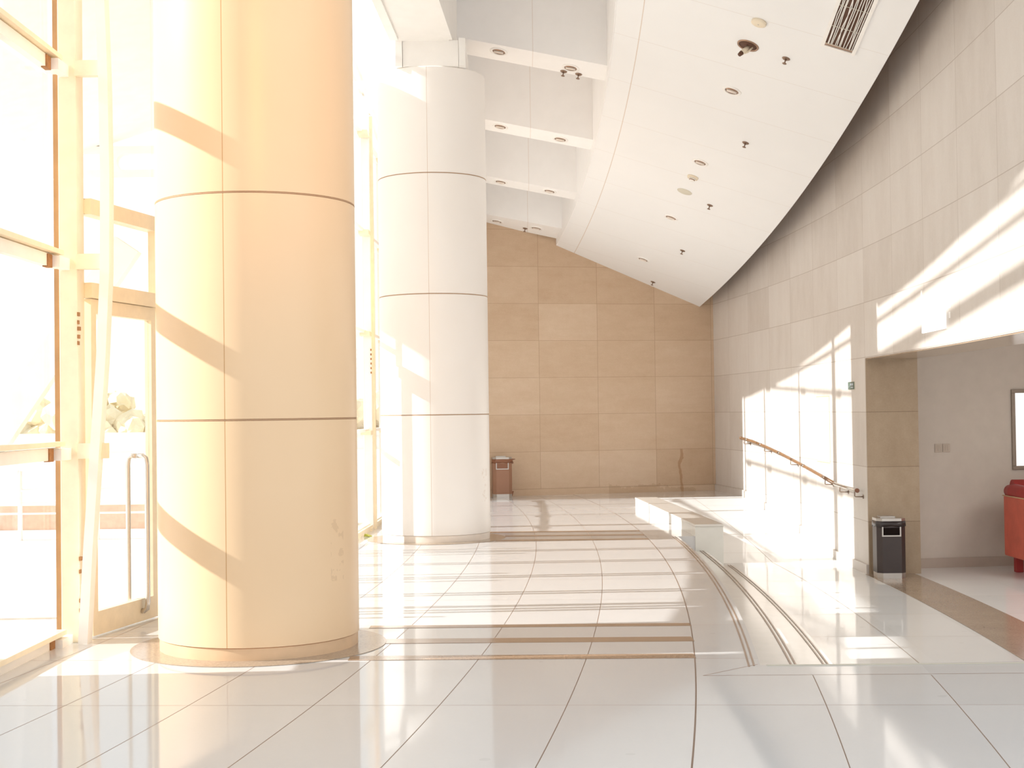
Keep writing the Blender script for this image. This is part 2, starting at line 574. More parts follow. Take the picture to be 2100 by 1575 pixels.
def base_z(y): return -.48 if y < 17.2 else (0 if y > 22.4 else -.48 + (y - 17.2) / 5.2 * .48)


mb = MB().strip([(y, ax(3.945, y), ax(3.975, y)) for y in ys(JY, 24.2, .3)], lambda x, y: base_z(y) - .02, lambda x, y: base_z(y) + .105)
tag(mb.build('baseboard_right', 'right_stone'), 'pale stone skirting following the ramp along the right wall', 'baseboard', kind='structure')

# room beyond the opening
mb = MB()
d = Vector((.99, .13, 0)).normalized(); p0 = Vector((4.40, 16.357, 0)); p1 = p0 + d * 4.8; nb = Vector((-d.y, d.x, 0)) * .2
mb.hexa([p0 + Vector((0, 0, -.6)), p1 + Vector((0, 0, -.6)), p1 + nb + Vector((0, 0, -.6)), p0 + nb + Vector((0, 0, -.6))],
        [p0 + Vector((0, 0, 2.6)), p1 + Vector((0, 0, 2.6)), p1 + nb + Vector((0, 0, 2.6)), p0 + nb + Vector((0, 0, 2.6))])
wi = tag(mb.build('wall_inner', 'room_wall'), 'plain grey beige plaster wall inside the side room', 'wall', kind='structure')
mb = MB()
nf = -Vector((-d.y, d.x, 0)) * .018
q0 = p0; q1 = p1
mb.hexa([q0 + nf + Vector((0, 0, -.482)), q1 + nf + Vector((0, 0, -.482)), q1 + Vector((0, 0, -.482)), q0 + Vector((0, 0, -.482))],
        [q0 + nf + Vector((0, 0, -.37)), q1 + nf + Vector((0, 0, -.37)), q1 + Vector((0, 0, -.37)), q0 + Vector((0, 0, -.37))])
tag(mb.build('baseboard_inner', 'room_base'), 'beige skirting at the foot of the side room wall', 'baseboard', kind='structure')
mb = MB().box(9.2, 9.4, 7.0, 17.4, -.6, 2.6)
tag(mb.build('wall_inner', 'room_wall'), 'far side wall of the side room beyond the opening', 'wall', kind='structure')
mb = MB().box(4.5, 9.4, 7.0, 17.4, 2.45, 2.6)
tag(mb.build('ceiling', 'room_wall'), 'flat ceiling of the side room beyond the opening', 'ceiling', kind='structure')

# ------------------------------------------------------------------ main sloping ceiling


def cz(x, y): return 4.143 + .157 * (23.58 - y) - .377 * (x - .772)
def cl(y): return 1.152 - (y - 16.6) ** 2 * .0078
def cr(y): return 3.63 - (y - 15.7) ** 2 * .0058


rows = [(y, cl(y), cr(y)) for y in ys(7.6, 23.3, .3)]
mb = MB().strip(rows, cz, lambda x, y: cz(x, y) + .065)
mb.prism([(cl(23.3), 23.3), (cr(23.3), 23.3), (cr(24.2), 24.2), (cl(23.6), 23.57)], cz, lambda x, y: cz(x, y) + .065)
ceil = tag(mb.build('ceiling', 'ceiling_paint'), 'white panelled ceiling sloping down towards the far right corner', 'ceiling', kind='structure')
mb = MB().strip([(y, cr(y) - .05, ax(3.99, y)) for y in ys(7.6, 24.0, .4)], lambda x, y: cz(cr(y), y) + .95, lambda x, y: cz(cr(y), y) + 1.0)
mb.strip([(y, cr(y) - .05, cr(y) - .02) for y in ys(7.6, 24.0, .4)], lambda x, y: cz(cr(y), y) + .06, lambda x, y: cz(cr(y), y) + .96)
rebase(mb.build('gap_light_blocker', 'gap_shade_brown'), ceil)  # lid and skirt added to keep light out of the gap
# upstand on the left edge of the ceiling
mb = MB().strip([(y, cl(y) - .012, cl(y) - .001) for y in ys(7.6, 23.55, .3)], lambda x, y: cz(cl(y), y) + .001, lambda x, y: cz(cl(y), y) + 1.25)
rebase(mb.build('fascia', 'rib_paint'), ceil)


def rz(x, y): return 4.485 + .157 * (23.4 - y) - .20 * (x + .33)


# upper ceiling panels above the ribs
mb = MB().strip([(y, -.9, cl(y) + .05) for y in ys(7.6, 23.5, .4)], lambda x, y: rz(x, y) + .93, lambda x, y: rz(x, y) + 1.0)
tag(mb.build('ceiling', 'rib_paint'), 'white upper ceiling hidden above the cross ribs', 'ceiling', kind='structure')

RIBS = [(23.34, 22.80, 'white ceiling rib against the top of the far brown wall'),
        (21.19, 20.86, 'second white ceiling rib from the far brown wall'),
        (18.92, 18.53, 'third white ceiling rib from the far brown wall'),
        (16.52, 16.08, 'broad white ceiling rib just right of the far column head'),
        (14.0, 13.55, 'nearest white ceiling rib high above the camera')]
for yb, ya, lab in RIBS:
    mb = MB()
    xL = -.86
    f = lambda x: (x + .3) * .02
    A = (xL, ya); B = (cl(ya) - .004, ya + f(cl(ya))); Cc = (cl(yb) - .004, yb + f(cl(yb)) + (.09 if yb > 23 else 0)); D = (xL, yb - (.05 if yb > 23 else 0))
    mb.prism([A, B, Cc, D], rz, lambda x, y: rz(x, y) + .94)
    r_ = tag(mb.build('ceiling_rib', 'rib_paint'), lab, 'ceiling beam', 'cross ribs under the high ceiling')

# long sloping beam that links the column heads
BEAM = [(-2.35, 4.0), (-1.553, 8.63), (-.86, 15.71), (-.93, 23.2)]


def bxc(y):
    for (xa, ya), (xb, yb) in zip(BEAM[:-1], BEAM[1:]):
        if ya <= y <= yb: return xa + (xb - xa) * (y - ya) / (yb - ya)
    return BEAM[-1][0]


def bz(y): return 5.40 + .16 * (15.1 - y)


bt = thing('sloping_beam', 'long white boxed beam rising towards the camera above both columns', 'beam', (-.86, 15.71, 5.3))
mb = MB().strip([(y, bxc(y) - .29, bxc(y) + .29) for y in ys(4.2, 8.6, 1) + ys(8.65, 15.7, 1) + ys(15.75, 23.1, 1)], lambda x, y: bz(y), lambda x, y: bz(y) + 1.6)
wpart(mb, 'box', 'white_paint', bt)
for sgn in (-1, 1):
    mb = MB().strip([(y, bxc(y) + sgn * .29 - .045, bxc(y) + sgn * .29 + .045) for y in ys(4.2, 8.6, 1) + ys(8.65, 15.06, 1)], lambda x, y: bz(y) - .025, lambda x, y: bz(y) + .02)
    wpart(mb, 'edge_trim', 'white_paint', bt)

# ------------------------------------------------------------------ columns
def column(c, top, lab, rot, panel, plinth):
    t = thing('round_column', lab, 'column', (c[0], c[1], 0), rot)
    prof = [(.0, .078), (.6, .078)]
    z = 1.37
    while z < top:
        prof += [(.6, z - .006), (.594, z - .004), (.594, z + .004), (.6, z + .006)]
        z += 1.3
    prof += [(.6, top - .01), (.59, top), (0, top)]
    sh = MB().lathe(prof, (0, 0, 0), 160).build('shaft', panel, t)
    for p in sh.data.polygons: p.use_smooth = True
    es = sh.modifiers.new('split', 'EDGE_SPLIT'); es.split_angle = .5
    MB().lathe([(0, 0), (.593, 0), (.593, .073), (.58, .078), (0, .078)], (0, 0, 0), 120).build('plinth', plinth, t).modifiers.new('split', 'EDGE_SPLIT').split_angle = .5
    zz = 1.37
    while zz < top:
        MB().lathe([(.5985, -.0035), (.6006, -.0035), (.6006, .0035), (.5985, .0035)], (0, 0, zz), 120, smooth=False).build('joint_ring', 'groove_dark', t, label='thin dark joint around the shaft')
        zz += 1.3
    return t


column(C1, 6.25, 'massive round column tinted peach with painted flare in the left foreground, nearest the glass doors', math.radians(3.7), 'flare_tint_panel', 'flare_tint_plinth')
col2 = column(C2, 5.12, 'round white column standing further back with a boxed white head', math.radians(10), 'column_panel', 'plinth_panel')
mb = MB()
yf = C2[1] - .58
nk = MB().box(-1.13, -.53, yf + .02, C2[1] + .5, 5.121, 5.40)
n_ = wpart(nk, 'neck', 'white_paint', col2)
for xx in (-1.17, -.49):
    wpart(MB().box(xx - .036, xx + .036, yf, C2[1] + .5, 5.121, 5.42), 'neck_trim', 'white_paint', col2)

# ------------------------------------------------------------------ glass facade
def unit(p, q):
    v = Vector((q[0] - p[0], q[1] - p[1], 0)); return v.normalized()


def roof_z(y): return 6.1 + .14 * (22.0 - y)        # top of the glazing


def pane_between(p, q, z0a, z1a, z0b, z1b, parent, name='pane', mat='clear_glass', th=.012):
    d = unit(p, q); n = Vector((-d.y, d.x, 0)) * th / 2
    P, Q = Vector((*p, 0)), Vector((*q, 0))
    mb = MB().hexa([P - n + Vector((0, 0, z0a)), P + n + Vector((0, 0, z0a)), Q + n + Vector((0, 0, z0b)), Q - n + Vector((0, 0, z0b))],
                   [P - n + Vector((0, 0, z1a)), P + n + Vector((0, 0, z1a)), Q + n + Vector((0, 0, z1b)), Q - n + Vector((0, 0, z1b))])
    return wpart(mb, name, mat, parent)


def rail(p, q, za, zb, w, h, parent, name='transom', mat='frame_paint', off=0.0):
    d = unit(p, q); n = Vector((d.y, -d.x, 0)) * off
    return wpart(MB().bar(Vector((p[0], p[1], za)) + n, Vector((q[0], q[1], zb)) + n, w, h), name, mat, parent)


LEV = [.035, 1.19, 2.37, 3.58, 4.77, 5.96]
# bay left of the first post
w1 = thing('window_1', 'tall clear glass bay at the left edge, beside the first white post', 'window', (-2.87, 8.0, 0), kind='structure')
PA, PB = (-2.872, 6.2), (-2.862, 8.74)
pane_between(PA, PB, .06, 7.9, .06, 7.6, w1)
for z in LEV:
    tr1 = rail(PA, PB, z - .015, z - .015, .05, .075, w1, off=.04, mat='frame_white')
    wpart(MB().bar((PA[0] + .06, PA[1], z + .045), (PB[0] + .06, PB[1] - .02, z + .045), .09, .03), 'transom_cap', 'frame_paint', w1)
    wpart(MB().box(-2.80, -2.745, 8.60, 8.80, z - .055, z + .015), 'transom_bracket', 'frame_white', w1)
    wpart(MB().box(-2.825, -2.79, 8.52, 8.60, z - .06, z + .02), 'clamp', 'rust', w1)

# double doors and the glazing above them
DP = [(-2.70, 8.95), (-2.50, 9.87), (-2.33, 10.80), (-2.17, 11.90), (-2.04, 13.00), (-1.93, 14.10), (-1.85, 15.20)]
names = ['glass door leaf with white frame, left of the foreground column', 'glass door leaf half hidden at the left edge of the foreground column',
         'glass door leaf hidden behind the foreground column, third from the left', 'glass door leaf behind the foreground column, fourth from the left',
         'glass door leaf behind the foreground column, fifth from the left', 'last glass door leaf before the far column']
for i in range(6):
    p, q = DP[i], DP[i + 1]
    d = unit(p, q)
    a = Vector((*p, 0)) + d * .03; b = Vector((*q, 0)) - d * .02
    L = (b - a).length
    dr = thing('door_%d' % (i + 1), names[i], 'door', (p[0], p[1], 0), kind='structure')
    mb = MB()
    sw = .065
    mb.bar(a + d * sw / 2 + Vector((0, 0, .01)), a + d * sw / 2 + Vector((0, 0, 2.15)), sw, .05, up=(-d.y, d.x, 0))
    mb.bar(b - d * sw / 2 + Vector((0, 0, .01)), b - d * sw / 2 + Vector((0, 0, 2.15)), sw, .05, up=(-d.y, d.x, 0))
    mb.bar(a + d * sw + Vector((0, 0, .085)), b - d * sw + Vector((0, 0, .085)), .05, .15)
    mb.bar(a + d * sw + Vector((0, 0, 2.105)), b - d * sw + Vector((0, 0, 2.105)), .05, .09)
    wpart(mb, 'frame', 'frame_paint', dr)
    pane_between(tuple((a + d * sw)[:2]), tuple((b - d * sw)[:2]), .16, 2.06, .16, 2.06, dr)
    hp = (b - d * .235) if i % 2 == 0 else (a + d * .235)
    for sg in (1, -1):
        nrm = Vector((d.y, -d.x, 0)) * sg
        h0, h1 = hp + nrm * .006, hp + nrm * .07
        pts = [h0 + Vector((0, 0, 1.13)), h0.lerp(h1, .55) + Vector((0, 0, 1.13)), h0.lerp(h1, .88) + Vector((0, 0, 1.115)), h1 + Vector((0, 0, 1.07)), h1 + Vector((0, 0, .6)),
               h1 + Vector((0, 0, .14)), h0.lerp(h1, .88) + Vector((0, 0, .095)), h0.lerp(h1, .55) + Vector((0, 0, .08)), h0 + Vector((0, 0, .08))]
        wpart(MB().tube(pts, .017, 12), 'handle', 'steel', dr)
tb = thing('trim_1', 'pale head beam running over all the glass doors', 'door head', (-2.3, 11, 2.2), kind='structure')
for i in range(6):
    rail(DP[i], DP[i + 1], 2.202, 2.202, .10, .096, tb, 'head_beam')
    rail(DP[i], DP[i + 1], 2.735, 2.735, .09, .10, tb, 'head_beam')
SUN_BLOCK = [(9.9, 10.35), (11.35, 12.7)]  # unseen solid panels added to break up the sun patches
wl = ['glazing above the glass door just left of the foreground column', 'glazing above the doors hidden behind the foreground column', 'glazing above the last doors before the far column']
for k in range(3):
    p, mid, q = DP[2 * k], DP[2 * k + 1], DP[2 * k + 2]
    w = thing('window_%d' % (k + 2), wl[k], 'window', (p[0], p[1], 2.3), kind='structure')
    for a, b in ((p, mid), (mid, q)):
        pane_between(a, b, 2.25, 2.69, 2.25, 2.69, w)
        pane_between(a, b, 2.78, roof_z(a[1]), 2.78, roof_z(b[1]), w)
        wpart(MB().bar((b[0], b[1], 2.25), (b[0], b[1], 2.69), .05, .06), 'mullion', 'frame_paint', w)
    def xl_(y): return gx_at(y)
    for ya, yb in SUN_BLOCK:
        lo, hi = max(ya, p[1]), min(yb, q[1])
        if hi > lo: pane_between((xl_(lo), lo), (xl_(hi), hi), 2.25, 2.69, 2.25, 2.69, w, 'sun_block_panel', 'frame_paint', .03)
    for off, hh in ((-1.32, .04), (-1.55, .05), (-1.97, .14)):
        for a, b in ((p, mid), (mid, q)):
            rail(a, b, 7.52 + off + .14 * (12.3 - a[1]), 7.52 + off + .14 * (12.3 - b[1]), .06, hh, w, 'sloping_rail', 'frame_white')
BAY = [(-1.85, 15.20), (-1.78, 17.10), (-1.73, 18.90), (-1.72, 20.85), (-1.74, 22.05)]
bl = ['glass bay partly hidden by the far column, nearest the doors', 'narrow glass bay visible between the two columns', 'glass bay behind the far column, third along', 'last glass bay before the far brown wall']
for k in range(4):
    p, q = BAY[k], BAY[k + 1]
    w = thing('window_%d' % (k + 5), bl[k], 'window', (p[0], p[1], 0), kind='structure')
    pane_between(p, q, .05, roof_z(p[1]), .05, roof_z(q[1]), w)
    for z in LEV[:5]:
        h = .035 if z > .1 else .07
        rail(p, q, z, z, .06, h, w, 'transom', 'frame_white', off=.02)
        wpart(MB().box(q[0] - .02, q[0] + .10, q[1] - .35, q[1] - .1, z - .05, z + .0), 'transom_bracket', 'frame_paint', w)
    for off, hh in ((-1.32, .04), (-1.55, .05)):
        rail(p, q, 7.52 + off + .14 * (12.3 - p[1]), 7.52 + off + .14 * (12.3 - q[1]), .06, hh, w, 'sloping_rail', 'frame_white')
    rail((p[0] + .02, p[1]), (q[0] + .02, q[1]), .03, .03, .14, .06, w, 'sill', 'frame_paint')


# first post with its bowed brace
fp = thing('facade_post', 'tall white steel post with bowed brace at the left, beside the glass door', 'post', (-2.757, 8.87, 0))
wpart(MB().box(-2.815, -2.702, 8.80, 8.95, 0, 7.9), 'post', 'frame_paint', fp, .004)
wpart(MB().box(-2.852, -2.816, 8.82, 8.90, 0, 7.9), 'gasket', 'gasket_brown', fp)
BR = [(-2.665, 8.76, 0), (-2.627, 8.76, .6), (-2.582, 8.76, 1.2), (-2.54, 8.76, 1.75), (-2.512, 8.76, 2.3), (-2.506, 8.76, 2.9), (-2.513, 8.76, 3.5), (-2.535, 8.76, 4.2), (-2.575, 8.76, 5.1), (-2.64, 8.76, 6.2), (-2.70, 8.78, 7.2)]
mb = MB()
L = []
for x, y, z in BR:
    L.append([mb.bm.verts.new(v) for v in ((x - .028, y - .03, z), (x + .03, y - .03, z), (x + .03, y + .07, z), (x - .028, y + .07, z))])
for A, B in zip(L[:-1], L[1:]):
    for i in range(4):
        j = (i + 1) % 4
        mb.bm.faces.new((A[i], A[j], B[j], B[i]))
mb.bm.faces.new(L[0][::-1]); mb.bm.faces.new(L[-1])
wpart(mb, 'brace', 'frame_white', fp)
for z in LEV[1:]:
    xb = -2.55
    wpart(MB().box(-2.705, xb + (.03 if 1 < z < 5 else -.02), 8.78, 8.84, z - .05, z + .045), 'strut', 'frame_paint', fp)
for k, z in enumerate((1.86, 1.90, 1.95, 1.99, 2.04, .52, .44, .26, .2, .12)):
    wpart(MB().box(-2.701, -2.694 + .004 * (k % 3), 8.79, 8.82, z - .012, z + .012), 'rust_spot', 'rust', fp)

# post with forked head, seen in the gap between the two columns
sp = thing('facade_post', 'white steel post with forked head, seen in the gap between the columns', 'post', (-1.77, 17.1, 0))
wpart(MB().box(-1.79, -1.69, 17.02, 17.2, 0, 5.2), 'post', 'frame_white', sp, .004)
wpart(MB().box(-1.692, -1.655, 17.1, 17.16, 0, 5.0), 'rear_chord', 'frame_paint', sp)
wpart(MB().bar((-1.74, 17.11, 5.05), (-1.40, 17.11, 5.85), .13, .12, up=(0, 1, 0)), 'fork_arm', 'frame_white', sp)
wpart(MB().bar((-1.74, 17.11, 5.05), (-1.98, 17.11, 5.75), .08, .1, up=(0, 1, 0)), 'fork_arm', 'frame_white', sp)
for i in range(6):
    wpart(MB().box(-1.70, -1.685, 17.0, 17.02, 2.16 - .055 * i - .012, 2.16 - .055 * i + .012), 'rust_spot', 'rust', sp)
post0 = None
pl_ = [(18.9, 'slim white facade post behind the far column, nearest the gap'), (20.85, 'slim white facade post well behind the far column'), (22.05, 'slim white facade post at the far end of the glazing')]
for y, lab in pl_:
    if post0 is None:
        post0 = thing('facade_post', lab, 'post', (gx_at(y), y, 0), group='slim posts behind the far column')
        MB().box(-.05, .05, -.03, .03, 0, 5.9).build('post', 'frame_white', post0)
        MB().box(.05, .09, -.02, .02, .2, 5.6).build('rear_chord', 'frame_white', post0)
    else:
        copy_tree(post0, lab, 'slim posts behind the far column', Matrix.Translation((gx_at(y), y, 0)))
# diagonal roof braces in the high glazing between the columns
for a, b, r, lab in (((-1.30, 15.4, 5.72), (-1.72, 16.2, 7.2), .045, 'round white tie rod rising beside the far column head'),):
    tag(MB().tube([a, b], r).build('tie_rod', 'frame_white'), lab, 'strut')
tag(MB().bar((-1.95, 16.2, 5.16), (-1.1, 16.0, 5.16), .08, .07).build('tie_beam', 'frame_white'), 'short white tie bar between the glazing and the far column head', 'strut')

# unseen left wall, added and stepped to block sun; short wall ends the glazing
mb = MB().strip([(2.5, -3.1, -2.92), (7.66, -3.1, -2.92)], -.6, 1.05)
mb.strip([(2.5, -3.1, -2.92), (7.90, -3.1, -2.92)], 1.05, 9.0)
tag(mb.build('wall_left', 'white_paint'), 'unseen white wall left of the glazing, added to block the sun', 'wall', kind='structure')
mb = MB().strip([(22.18, -1.9, -1.68), (23.05, -1.9, -1.68)], -.6, 5.9)
tag(mb.build('wall_left', 'white_paint'), 'short white wall between the glazing and the far brown wall', 'wall', kind='structure')

# ------------------------------------------------------------------ fittings on the ceilings
def plane_rot(n):
    n = Vector(n).normalized()                      # local +z -> up normal
    xax = Vector((1, 0, 0)); xax = (xax - n * xax.dot(n)).normalized()
    yax = n.cross(xax)
    return Matrix((xax, yax, n)).transposed()


NM = (.377, .157, 1); NR = (.2, .157, 1)


def downlight(lab, loc, n, group):
    t = thing('downlight', lab, 'downlight', loc, plane_rot(n), group)
    MB().lathe([(.074, 0), (.074, -.006), (.088, -.014), (.104, -.008), (.106, 0)], n=40).build('trim_ring', 'white_paint', t)
    MB().lathe([(.0, -.002), (.076, -.005), (.076, 0), (0, 0)], n=32).build('reflector', 'reflector', t)
    MB().tube([(-.055, -.008, -.010), (.055, -.008, -.010)], .017, 10).build('lamp', 'lamp_tube', t)
    return t


G1 = 'recessed downlights in the main sloping ceiling'
main = [((2.421, 15.232), 'recessed oval looking downlight on the main ceiling, closest to the vent'),
        ((2.387, 17.601), 'downlight on the main ceiling just above the round smoke detector pair'),
        ((2.293, 20.063), 'downlight on the main ceiling just below the flat round disc'),
        ((2.123, 22.556), 'downlight on the main ceiling closest to the far brown wall')]
d0 = None
for (x, y), lab in main:
    loc = Vector((x, y, cz(x, y)))
    if d0 is None: d0 = downlight(lab, loc, NM, G1)
    else: copy_tree(d0, lab, G1, Matrix.Translation(loc) @ plane_rot(NM).to_4x4())
G2 = 'downlights set in the undersides of the ceiling ribs'
ribl = [((-.212, 23.1), 'left downlight on the rib against the far wall'), ((.433, 23.071), 'right downlight on the rib against the far wall'),
        ((-.127, 21.02), 'left downlight on the second rib from the far wall'), ((.599, 21.03), 'right downlight on the second rib from the far wall'),
        ((-.109, 18.70), 'left downlight on the third rib from the far wall'), ((.687, 18.76), 'right downlight on the third rib from the far wall'),
        ((-.10, 16.27), 'left downlight on the broad rib beside the far column head'), ((.731, 16.36), 'right downlight on the broad rib, above two small sprinklers')]
for (x, y), lab in ribl:
    loc = Vector((x, y, rz(x, y)))
    copy_tree(d0, lab, G2, Matrix.Translation(loc) @ plane_rot(NR).to_4x4())


def sprinkler(lab, loc, n, group):
    t = thing('sprinkler_head', lab, 'sprinkler', loc, plane_rot(n), group)
    MB().lathe([(0, -.010), (.03, -.010), (.042, -.002), (.042, 0), (0, 0)], n=24).build('escutcheon', 'bronze', t)
    MB().lathe([(0, -.055), (.007, -.055), (.007, -.008), (0, -.008)], n=12).build('stem', 'bronze', t)
    MB().lathe([(0, -.060), (.022, -.058), (.022, -.054), (0, -.054)], n=20).build('deflector', 'bronze', t)
    return t


G3 = 'small bronze sprinkler heads hanging from the ceiling'
s0 = None
for x, y, f, n, lab in ((2.78, 14.054, cz, NM, 'small sprinkler head on the main ceiling beside the vent'), (2.772, 16.495, cz, NM, 'second sprinkler head from the vent on the main ceiling'),
                        (2.699, 19.0, cz, NM, 'middle sprinkler head on the main ceiling, right of the flat disc'), (2.612, 21.379, cz, NM, 'fourth sprinkler head from the vent on the main ceiling'),
                        (2.383, 23.63, cz, NM, 'sprinkler head at the far edge of the main ceiling by the brown wall'),
                        (.251, 23.2, rz, NR, 'sprinkler head between the two downlights on the rib at the far wall'),
                        (.655, 16.50, rz, NR, 'left of two sprinkler heads beneath the rib by the far column head'), (.83, 16.50, rz, NR, 'right of two sprinkler heads beneath the rib by the far column head')):
    loc = Vector((x, y, f(x, y)))
    if s0 is None: s0 = sprinkler(lab, loc, n, G3)
    else: copy_tree(s0, lab, G3, Matrix.Translation(loc) @ plane_rot(n).to_4x4())

x, y = 2.42, 13.508
t = thing('smoke_detector', 'round cream smoke detector near the top of the picture left of the vent', 'detector', (x, y, cz(x, y)), plane_rot(NM))
MB().lathe([(0, -.03), (.06, -.029), (.075, -.02), (.075, 0), (0, 0)], n=40).build('cover', 'detector_cream', t)
MB().lathe([(0, -.033), (.008, -.033), (.008, -.028), (0, -.028)], (.0, .0, 0), n=12).build('indicator', 'disc_grey', t)
x, y = 2.37, 18.189
t = thing('smoke_detector', 'small stepped cream detector halfway down the main ceiling', 'detector', (x, y, cz(x, y)), plane_rot(NM))
MB().lathe([(0, -.022), (.07, -.02), (.075, 0), (0, 0)], n=32).build('base', 'detector_cream', t)
MB().lathe([(0, -.055), (.03, -.055), (.045, -.022), (0, -.022)], n=32).build('sensor', 'white_paint', t)
MB().lathe([(.030, -.050), (.038, -.046), (.038, -.038), (.03, -.038)], n=32).build('slot', 'reflector', t)
x, y = 2.339, 18.829
tag(MB().lathe([(0, -.004), (.10, -.004), (.104, 0), (0, 0)], n=40).build('blanking_disc', 'disc_grey', loc=None), 'flat grey round cover disc on the main ceiling below the small detector', 'cover')
o = bpy.data.objects['blanking_disc']; o.matrix_world = Matrix.Translation((x, y, cz(x, y))) @ plane_rot(NM).to_4x4()
x, y = 2.404, 14.064
t = thing('broken_downlight', 'open dark downlight hole with a lamp holder hanging out, near the vent', 'downlight', (x, y, cz(x, y)), plane_rot(NM))
MB().lathe([(.092, 0), (.092, -.008), (.108, -.010), (.112, 0)], n=40).build('rim', 'reflector', t)
MB().lathe([(0, -.002), (.094, -.004), (.094, 0), (0, 0)], n=32).build('hole', 'hole_dark', t)  # flat dark disc painted for the shade of a recess
MB().tube([(.012, .02, -.005), (-.035, -.01, -.10)], [.022, .026], 14).build('lamp_holder', 'detector_cream', t)
MB().tube([(-.035, -.01, -.10), (-.052, -.02, -.135)], [.024, .019], 14).build('socket', 'hole_dark', t)
MB().tube([(.05, .0, -.004), (.02, .0, -.07), (-.005, .0, -.09)], .009, 8).build('bracket', 'detector_cream', t)

# slotted air vent
vx, vy = 3.165, 13.46
vd = Vector((-.055, -1, 0)); vd.z = .157 * 1 - .377 * (-.055) * 1
vd.normalize(); nn_ = Vector(NM).normalized(); vs = nn_.cross(vd).normalized()     # across
if vs.x < 0: vs = -vs
Rv = Matrix((vs, vd, nn_)).transposed()
if Rv.determinant() < 0: Rv = Matrix((-vs, vd, nn_)).transposed()
vt = thing('air_vent', 'long slotted ceiling air vent with bent bars, at the top right', 'vent', (vx, vy, cz(vx, vy)), Rv)
VW, VL = .135, 2.9
MB().box(-VW, VW, 0, VL, -.003, 0).build('backing', 'hole_dark', vt)  # dark sheet stands for the shade inside the vent
mb = MB()
for a, b, c, d_ in ((-VW - .035, -VW, -.035, VL + .035), (VW, VW + .035, -.035, VL + .035), (-VW, VW, -.035, 0.0), (-VW, VW, VL, VL + .035)):
    mb.box(a, b, c, d_, -.016, 0)
MB_ = mb.build('frame', 'paper_plaster', vt)
MB().box(-VW, VW, .0, .055, -.008, -.002).build('end_plate', 'reflector', vt)
rnd = random.Random(3)
NB = 13
for i in range(NB):
    x0 = -VW + .012 + (2 * VW - .024) * i / (NB - 1)
    pts = []
    bend = rnd.choice([0, 0, .0, .012, -.014, .018, -.02])
    ph = rnd.uniform(0, 1)
    for k in range(15):
        yy = .05 + (VL - .06) * k / 14
        w = bend * math.sin(PI * ((k / 14 * 3 + ph) % 1.0)) if k / 14 < .34 or bend > 0 else 0
        pts.append((max(-VW + .004, min(VW - .004, x0 + w)), yy, -.011))
    MB().tube(pts, .0042, 6).build('bar', 'paper_plaster', vt)
for yy in (.055, .43, .85, 1.3, 1.75):
    MB().tube([(-VW, yy, -.0145), (VW, yy, -.0145)], .003, 6).build('cross_bar', 'disc_grey', vt)

# ------------------------------------------------------------------ fittings on the right wall
def wall_frame(y, z, off=0.0):
    """local x along the wall (towards the camera), y up, z out of the wall"""
    x = ax(3.97, y)
    rad = Vector((x - CX, y - CY, 0)).normalized(); outw = -rad
    along = Vector((0, 0, 1)).cross(outw).normalized()
    if along.y > 0: along = -along
    R = Matrix((along, Vector((0, 0, 1)), along.cross(Vector((0, 0, 1))))).transposed()
    if (R @ Vector((0, 0, 1))).dot(outw) < 0:
        R = Matrix((-along, Vector((0, 0, 1)), outw)).transposed()
    return Vector((x, y, z)) + outw * off, R


loc, R = wall_frame(13.07, 2.245)
t = thing('wall_sign', 'blank white square sign panel on the right wall above the opening', 'sign', loc, R)
MB().box(-.40, .40, -.157, .157, .004, .022).build('panel', 'added_glow_panel', t)
rnd = random.Random(5)
for k in range(7):
    a = rnd.uniform(.42, .52) * (1 if k < 4 else -1); b = -.05 + .09 * k if k < 4 else rnd.uniform(-.1, .25)
    MB().box(a, a + .05, b - .02, b + .035, .0, .003).build('plaster_patch', 'paper_plaster', t)
for k in range(2):
    MB().box(-.33 + k * .2, -.31 + k * .2, .165, .215, .0, .003).build('plaster_patch', 'paper_plaster', t)
loc, R = wall_frame(16.50, 1.643)
t = thing('safety_sign', 'small dark green safety sign with white pictogram on the right wall', 'sign', loc, R)
MB().box(-.135, .135, -.044, .044, .0, .012).build('plate', 'sign_green', t)
for x0, x1, z0, z1 in ((-.03, .02, .0, .026), (.03, .10, .0, .026), (.0, .10, -.028, -.014)):
    MB().box(x0, x1, z0, z1, .012, .014).build('lettering', 'sign_white', t)
MB().bar((-.10, -.02, .013), (-.05, .0, .013), .002, .008).build('pictogram', 'sign_white', t)
MB().box(.135, .15, -.052, .044, .0, .006).build('backing', 'disc_grey', t)
loc, R = wall_frame(17.92, 1.115)
t = thing('access_panel', 'flush pale access panel in the right wall above the handrail', 'panel', loc, R)
MB().box(-.325, .325, -.41, .41, .0, .006).build('cover', 'right_stone', t, .002)
MB().box(-.335, .335, -.42, .42, -.002, .003).build('frame', 'piping', t)

